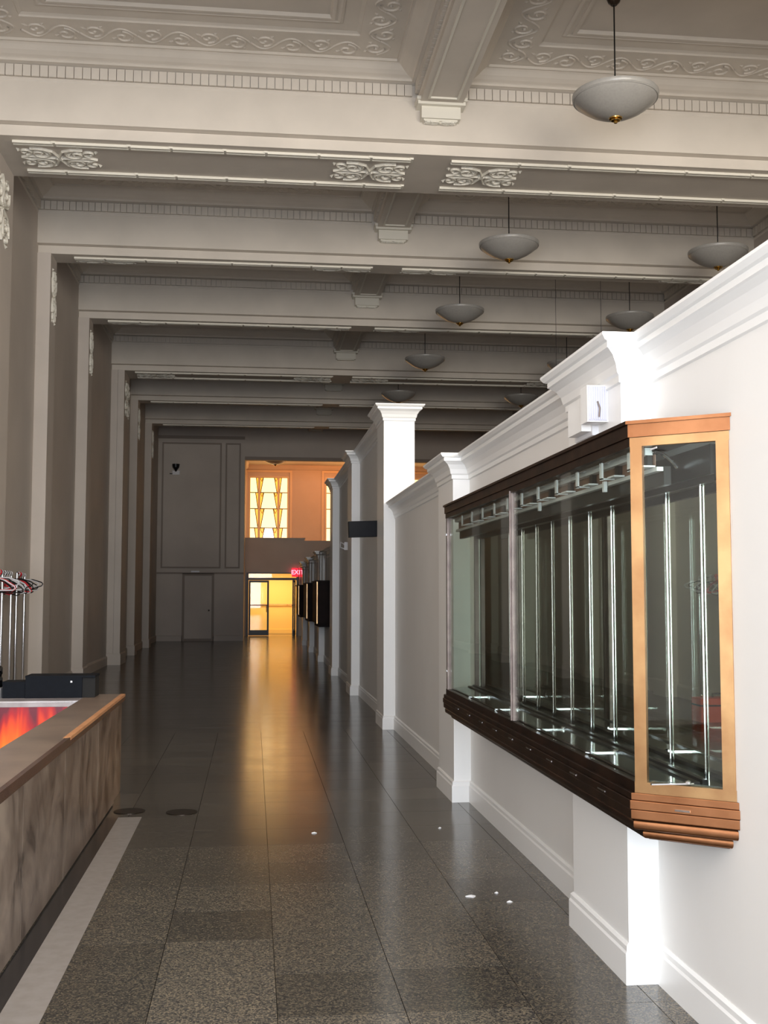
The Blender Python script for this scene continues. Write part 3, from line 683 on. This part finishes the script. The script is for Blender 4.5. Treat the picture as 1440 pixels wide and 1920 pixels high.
# stepped base mouldings, rounded at their outer edge
def bull(mb, o, z0, z1, r):
    n = 7; rows = []
    for i in range(n+1):
        a = -math.pi/2+math.pi*i/n; P = plan(o-r+r*math.cos(a)); zz = (z0+r)+r*math.sin(a) if i < (n+1)/2 else (z1-r)+r*math.sin(a); rows.append([(p[0], p[1], zz) for p in P])
    mb.grid(rows, True); mb.cap(rows[0], True); mb.cap(rows[-1])
for o, z0, z1, r in ((.020, .860, .886, .003), (.026, .826, .860, .004), (.022, .790, .826, .005), (.012, .750, .790, .014), (-.030, .712, .750, .018)):
    m = MB(); bull(m, o, z0, z1, r); shade_faces(m.build('base_moulding', M['copper'], case, smooth=r > .01))
MB().prism(plan(-.06), .708, .75).build('base_bottom', M['bronze'], case)  # same darkened brass, shade painted in
for k in range(9):
    y = 4.38+k*.40
    MB().box(XF_-.028, XF_-.024, y, y+.09, .836, .842).build('vent_slot', M['chrome'], case)
c = Vector((XF_, YN))+nd*.42*L+nn*.028
MB().prism([tuple(c), tuple(c+nd*.055), tuple(c+nd*.055-nn*.012), tuple(c-nn*.012)], .836, .843).build('vent_slot', M['chrome'], case)
# ------------------------------------------------------------------ things on the partition
t = thing('emergency_light', 'white twin box emergency light fixed above the long brass showcase', 'light', (XP, 4.97, 2.45))
MB().box(-.03, 0, -.0, .28, -.10, .08).build('back_box', M['whiteplastic'], t)
MB().box(-.075, -.03, .02, .24, -.08, .07).build('housing', M['trimw'], t)
h_ = MB().box(-.095, .0, -.14, -.04, -.06, .105); hh = h_.build('lamp_head', M['trimw'], t)
MB().box(-.09, -.005, -.147, -.14, -.055, .10).build('lens', M['lens'], hh)
rb = MB()
for k in range(8): rb.box(-.087+k*.0105, -.084+k*.0105, -.150, -.147, -.05, .095)
rb.build('lens_rib', M['greypaint'], hh, kind='stuff')
MB().tube([(-.045, -.153, -.04), (-.042, -.155, -.0), (-.052, -.155, .03)], .004, 6).build('bulb', M['steel'], hh)
MB().tube([(-.02, -.04, .0), (-.02, .02, .0)], .015, 8).build('swivel', M['whiteplastic'], t)
t = thing('wall_speaker', 'black cloth rectangular speaker jutting from the white wall past the tall pilaster', 'speaker', (1.42, 14.45, 2.36))
MB().box(-.185, .185, -.0, .16, 0, .205).build('cabinet', M['speaker'], t).rotation_euler = (0, math.radians(-2), 0)
MB().box(.17, .29, .05, .10, .08, .12).build('bracket', M['blackmetal'], t)
o = MB().box(-.035, 0, -.03, .05, 0, .13).build('fire_alarm', M['red'], loc=(XPW-.07, 14.40, 2.15)); tag(o, 'small red fire alarm just behind the tall white pilaster', 'alarm')
MB().box(-.01, .07, -.01, .03, .03, .10).build('back_plate', M['whiteplastic'], o)
t = thing('wall_thermostat', 'small white device with cable loop on the partition beyond the black speaker', 'fixture', (XPW, 19.9, 2.40))
MB().box(-.10, 0, 0, .1, 0, .14).build('body', M['whiteplastic'], t); MB().tube([(-.10, .02, .10), (-.16, .02, .14), (-.17, .02, .05), (-.10, .02, .02)], .01, 6).build('cable_loop', M['whiteplastic'], t)
# ------------------------------------------------------------------ pendants
def pendant(loc, label):
    t = thing('pendant_lamp', label, 'lamp', loc, 0, 'bowl pendants along the hall')
    z = 0   # origin at the finial tip
    prof = [(.0, .055), (.06, .058), (.13, .072), (.21, .100), (.29, .140), (.355, .185), (.405, .225), (.432, .258), (.442, .285), (.44, .300), (.428, .305), (.415, .296), (.39, .25), (.30, .175), (.15, .10), (.0, .085)]
    b = MB().lathe(prof, 48).build('glass_bowl', M['bowl'], t, smooth=True)
    ringm = MB(); ringm.lathe([(.418, .246), (.429, .243), (.437, .252), (.432, .258)], 48); ringm.build('rim_bead', M['bowl'], b, smooth=True)
    f = MB().lathe([(.0, -.005), (.015, 0), (.022, .012), (.018, .02), (.045, .024), (.052, .034), (.046, .04), (.066, .044), (.07, .054), (.05, .062), (0, .064)], 24).build('brass_finial', M['goldfin'], t, smooth=True)
    MB().tube([(0, 0, .06), (0, 0, ZC-loc[2]-.06)], .008, 8).build('stem', M['cable'], t)
    MB().lathe([(0, -.08), (.03, -.08), (.06, -.05), (.075, -.01), (.075, 0), (0, 0)], 20).build('canopy', M['grate'], t, loc=(0, 0, ZC-loc[2]), smooth=True)
    return t
ZB = 6.46
p0 = pendant((3.67, 10.87, ZB), 'nearest white glass bowl pendant, largest at the upper right')
PD = [((3.69, 15.8), 'left bowl pendant in the bay just beyond the ornamented wide beam'), ((6.89, 15.8), 'bowl pendant at far right above the sloping white wall top'),
      ((3.68, 19.7), 'left bowl pendant, third nearest of the near row'), ((6.9, 19.8), 'right row bowl pendant just above the near pilaster crown'),
      ((3.69, 23.9), 'left row bowl pendant, fourth nearest, in dim bay'), ((6.9, 24.0), 'dark bowl pendant partly hidden behind the near pilaster crown'),
      ((3.66, 28.2), 'dark bowl pendant peeking over the tall white pilaster'), ((6.9, 28.3), 'small dark bowl pendant between the tall pilaster and near crown'),
      ]
for (x, y), lb_ in PD: dup(p0, (x, y, ZB), lb_)
al_p = dup(p0, (.80, 42.6, ZB), 'dark bowl pendant in front of the amber window')
for ch in list(al_p.children):
    if ch.name.startswith(('stem', 'canopy')):
        if ch.name.startswith('canopy'): ch.location.z = 6.95-ZB
        else:
            ch.data = ch.data.copy()
            for v in ch.data.vertices: v.co.z = min(v.co.z, 6.95-ZB-.06)
for x, y, lb_ in ((5.27, 19.0, 'thin hanging wire left of the second right row pendant'), (5.74, 17.9, 'thin hanging wire between the two pendant rows, right one')):
    o = MB().tube([(x, y, 3.2), (x, y, ZC)], .004, 5).build('hanging_wire', M['cable']); tag(o, lb_, 'wire')
# ------------------------------------------------------------------ far display cabinets on the partition
def far_case(y0, y1, x0, z0, z1, zt, label):
    t = thing('display_cabinet', label, 'display case', (0, 0, 0), 0, 'dark display cabinets far down the partition')
    MB().box(x0, XPW, y0, y1, z0, z1).build('body', M['wood'], t)
    MB().box(x0-.02, XPW, y0-.02, y1+.02, z1, z1+.03).build('top', M['wood'], t)
    MB().box(x0-.01, x0+.012, y0-.012, y0, z0, z1).build('corner_strip', M['brass'], t)
    MB().prism([(x0+.05, y0+.1), (XPW, y0+.1), (XPW, y1), (x0+.05, y1)], z0-.08, z0).build('base', M['wood'], t)
    for k in range(4):
        xx = x0+.06+(k % 2)*.14; yy = y0+.05+(k//2)*(y1-y0)*.8
        MB().tube([(xx, yy, z1+.03), (xx, yy, zt)], .012, 6).build('upright', M['chrome'], t)
    MB().tube([(x0+.06, y0+.05, zt), (XPW-.02, y0+.05, zt)], .010, 6).build('cross_bar', M['chrome'], t); MB().tube([(x0+.0, y0+.05, zt-.08), (XPW-.02, y0+.05, zt-.08)], .008, 6).build('cross_bar', M['chrome'], t)
far_case(25.0, 26.85, 1.42, .96, 1.89, 2.57, 'nearest dark cabinet with chrome uprights beyond the white pilasters')
far_case(29.3, 31.28, 1.40, .98, 1.88, 2.50, 'middle dark cabinet with chrome uprights near the EXIT sign')
far_case(33.6, 35.5, 1.36, 1.0, 1.86, 2.42, 'farthest dark cabinet with chrome uprights, directly beside the EXIT sign')
# ------------------------------------------------------------------ marble counter, left
XO, XI = -1.05, -1.34        # outer face, inner edge of the ledge
YC0, YC1, YCI = 2.0, 8.95, 9.02
ZT = .79
ct = thing('marble_counter', 'marble clad service counter with brown stone top at the left', 'counter', (0, 0, 0))
MB().box(XI+.02, XO-.02, YC0, YC1-.02, 0, ZT-.05).build('core', M['darkgap'], ct)
js = [YC0, 3.15, 4.30, 5.45, 6.62, 8.0, YC1]
for a, b in zip(js[:-1], js[1:]):
    MB().box(XO-.02, XO, a+.003, b-.003, .012, ZT-.055).build('marble_panel', M['marble'], ct)
MB().box(XI, XO-.02, YC1-.02, YC1, .012, ZT-.055).build('marble_panel', M['marble'], ct)
MB().box(XO-.021, XO+.002, YC0, YC1, ZT-.054, ZT-.050).build('metal_reveal', M['chrome'], ct)
# stone top: joined slabs, far end continues into the return ledge
for a, b in ((YC0, 4.9), (4.9, 7.3), (7.3, YC1+.62)):
    MB().box(XI, XO-.02, a+.001, b-.001, ZT-.05, ZT).build('top_slab', M['topstone'], ct)
MB().box(XO-.02, XO+.006, YC0, 6.75, ZT-.05, ZT-.001).build('top_edge', M['edgedark'], ct)
MB().box(XO-.02, XO+.006, 6.75, YC1+.62, ZT-.05, ZT-.018).build('top_edge', M['edgedark'], ct)
MB().prism([(XO-.03, 6.7), (XO+.007, 6.75), (XO+.007, YC1+.62), (XO-.03, YC1+.62)], ZT-.018, ZT+.001).build('highlight_edge', M['edgelight'], ct, label='peach coloured highlight painted along the stone edge')  # peach strip paints a warm reflection onto the counter edge
# return across the far end
MB().box(-3.1, XI, YCI, YC1+.62, ZT-.05, ZT).build('return_ledge', M['ledge'], ct)
MB().box(-3.1, XO-.02, YCI+.03, YC1+.60, 0, ZT-.05).build('return_body', M['marble'], ct)
MB().box(-3.1, XI, YCI-.004, YCI, ZT-.012, ZT-.006).build('metal_reveal', M['chrome'], ct)
MB().box(-3.1, XI, YCI+.0, YCI+.03, ZT-.2, ZT-.05).build('return_apron', M['ledge'], ct)
MB().box(XI, XI+.02, YC0, YCI, 0, ZT-.05).build('inner_lining', M['ledge'], ct)
o = MB().box(-2.6, -1.42, YCI-.03, YCI-.012, .22, ZT-.045).build('flame_poster', M['flame']); tag(o, 'red and orange flame print standing inside the counter', 'poster')
# floor strips beside the counter
MB().box(XO, -.955, -1.0, 8.43, 0, .0012).build('trim_10', M['rimblack'], **S)
MB().box(-.955, -.787, -1.0, 8.43, 0, .0016).build('trim_11', M['floorwhite'], **S)
# items on the return ledge
o = thing('black_box', 'long low black box lying on the far counter ledge, right one', 'box', (-1.60, 9.25, ZT+.0015))
MB().box(-.19, .25, 0, .26, 0, .165).build('body', M['blackbox'], o); MB().box(-.192, .352, -.003, .263, .160, .176).build('lid', M['blackbox'], o)
MB().box(.25, .35, .02, .25, 0, .16).build('recessed_end', M['darkgap'], o)
MB().box(.16, .175, -.006, -.003, .12, .135).build('latch', M['chrome'], o)
o = thing('black_box', 'lower black box beside the taller one on the far counter ledge', 'box', (-1.88, 9.27, ZT+.0015))
MB().box(-.09, .085, 0, .22, 0, .118).build('body', M['blackbox'], o); MB().box(-.092, .087, -.002, .222, .115, .128).build('lid', M['blackbox'], o)
o = MB().box(-.2, .08, 0, .2, 0, .07).build('white_box', M['whiteplastic'], loc=(-2.07, 9.27, ZT+.0015)); tag(o, 'white flat box under the black flasks on the ledge', 'box')
MB().box(-.202, .082, -.002, .202, .062, .078).build('lid', M['whiteplastic'], o)
FP = [(0, 0), (.048, 0), (.052, .01), (.052, .075), (.044, .085), (.044, .10), (.050, .108), (.050, .155), (.04, .17), (.0, .172)]
def flask(x, label):
    t = thing('black_flask', label, 'flask', (x, 9.36, ZT+.0805)); t['group'] = 'black flasks on the ledge'
    MB().lathe(FP[:5]+[(0, .085)], 20).build('body', M['gloss'], t, smooth=True); MB().lathe([(0, .085), (.044, .085)]+FP[5:], 20).build('cap', M['gloss'], t, smooth=True)
flask(-2.04, 'glossy black flask standing on the white box'); flask(-2.155, 'glossy black flask cut by the left picture edge')
# ------------------------------------------------------------------ garment rack with hangers
RAIL = []
def rack(P, Q, zr, poles, label):
    t = thing('garment_rack', label, 'rack', (0, 0, 0), 0, 'chrome garment racks by the left wall')
    for x, y, z in poles:
        MB().tube([(x, y, .06), (x, y, z)], .018, 10).build('pole', M['chrome'], t, smooth=True)
        MB().lathe([(0, 0), (.03, .0), (.03, .035), (.012, .04), (.012, .07), (0, .07)], 10, x, y).build('caster', M['blackmetal'], t)
    MB().tube([(P[0], P[1], zr), (Q[0], Q[1], zr)], .013, 8).build('rail', M['chrome'], t)
    MB().tube([(P[0], P[1], .15), (Q[0], Q[1], .15)], .013, 8).build('base_rail', M['chrome'], t)
    RAIL.append((P, Q, zr))
rack((-2.745, 12.3), (-2.862, 13.8), 1.85, ((-2.745, 12.3, 1.925), (-2.80, 13.03, 1.86), (-2.862, 13.8, 1.86)), 'nearer chrome garment rack behind the marble counter')
rack((-2.93, 14.45), (-3.10, 15.8), 1.86, ((-2.93, 14.45, 1.87), (-3.10, 15.8, 1.87)), 'farther chrome garment rack against the left wall')
def hanger_mesh(name, m, r, wd, drop):
    mb = MB(); hk = [(.022*math.cos(a), 0, .022*math.sin(a)) for a in [math.radians(200-d*20) for d in range(0, 13)]]
    hk += [(0, 0, -.045), (0, 0, -.07)]
    mb.tube(hk, r*.6, 5)
    P = [(0, 0, -.07), (wd*.25, 0, -.07-drop*.25), (wd*.48, 0, -.07-drop*.8), (wd*.5, 0, -.07-drop), (wd*.44, 0, -.075-drop*1.1), (0, 0, -.075-drop*1.1), (-wd*.44, 0, -.075-drop*1.1), (-wd*.5, 0, -.07-drop), (-wd*.48, 0, -.07-drop*.8), (-wd*.25, 0, -.07-drop*.25)]
    mb.tube(P, r, 6, closed=True)
    me = bpy.data.meshes.new(name); me.from_pydata(mb.v, [], mb.f); me.materials.append(m); return me
HM = [hanger_mesh('clothes_hanger', M['hangw'], .008, .42, .12), hanger_mesh('clothes_hanger', M['hangb'], .007, .44, .13), hanger_mesh('clothes_hanger', M['red'], .013, .40, .12)]
random.seed(11)
for k in range(26):
    kind = 2 if k in (2, 5, 19) else (0 if k % 2 else 1)
    P, Q, zr = RAIL[0] if k < 16 else RAIL[1]
    t = (.04+.92*k/15) if k < 16 else (.05+.9*(k-16)/9)
    lab = ('white', 'black', 'red')[kind]+' plastic hanger on the '+('nearer' if k < 16 else 'farther')+' chrome garment rack'
    o = link('clothes_hanger', HM[kind], None, (P[0]+(Q[0]-P[0])*t, P[1]+(Q[1]-P[1])*t, zr+.010), (random.uniform(-.15, .15), random.uniform(-.35, .30), random.uniform(-.8, .8)))
    tag(o, lab, 'hanger', ('white', 'black', 'red')[kind]+' hangers on the '+('nearer' if k < 16 else 'farther')+' rack')
# orange tool case on the floor by the rack
o = thing('tool_case', 'orange plastic case on the floor seen in the showcase mirror', 'case', (-2.55, 13.9, 0))
MB().box(-.3, .3, -.15, .15, .001, .30).build('body', M['orange'], o); MB().box(-.305, .305, -.155, .155, .2, .22).build('seam', M['blackmetal'], o); MB().tube([(-.08, 0, .30), (-.08, 0, .35), (.08, 0, .35), (.08, 0, .30)], .012, 6).build('handle', M['blackmetal'], o)
# ------------------------------------------------------------------ floor covers and scraps
def cover(x, y, lab):
    t = thing('floor_cover', lab, 'floor cover', (x, y, 0)); t['group'] = 'round bronze floor covers'
    MB().lathe([(0, .0005), (.095, .0005), (.095, .0025), (0, .0025)], 28).build('plate', M['terrazzo'], t)
    MB().lathe([(.095, .0), (.115, .0), (.115, .004), (.095, .004)], 28).build('ring', M['grate'], t)
cover(-.51, 8.58, 'round flush bronze floor cover in the open floor'); cover(-.90, 8.66, 'round flush floor cover against the counter corner')
def scrap(x, y, s, lab, seed):
    random.seed(seed); n = 9; m = MB()
    ring_ = [(s*random.uniform(.5, 1)*math.cos(2*math.pi*k/n), s*random.uniform(.3, .7)*math.sin(2*math.pi*k/n), random.uniform(.001, .006)) for k in range(n)]
    m.v = ring_+[(0, 0, .010)]+[(p[0], p[1], .0004) for p in ring_]
    m.f = [(k, (k+1) % n, n) for k in range(n)]+[(n+1+k, n+1+(k+1) % n, (k+1) % n, k) for k in range(n)]
    o = m.build('paper_scrap', M['paper'], loc=(x, y, 0)); tag(o, lab, 'litter')
scrap(1.18, 6.05, .04, 'largest white paper scrap on the floor near the near pilaster', 1)
scrap(1.36, 5.92, .018, 'tiny white scrap nearest the wall baseboard', 2); scrap(1.33, 6.10, .014, 'tiny white scrap just behind the other by the baseboard', 3)
scrap(.43, 7.74, .022, 'small white scrap alone in mid floor', 4); scrap(1.30, 7.80, .014, 'small white speck near the second pilaster', 5)
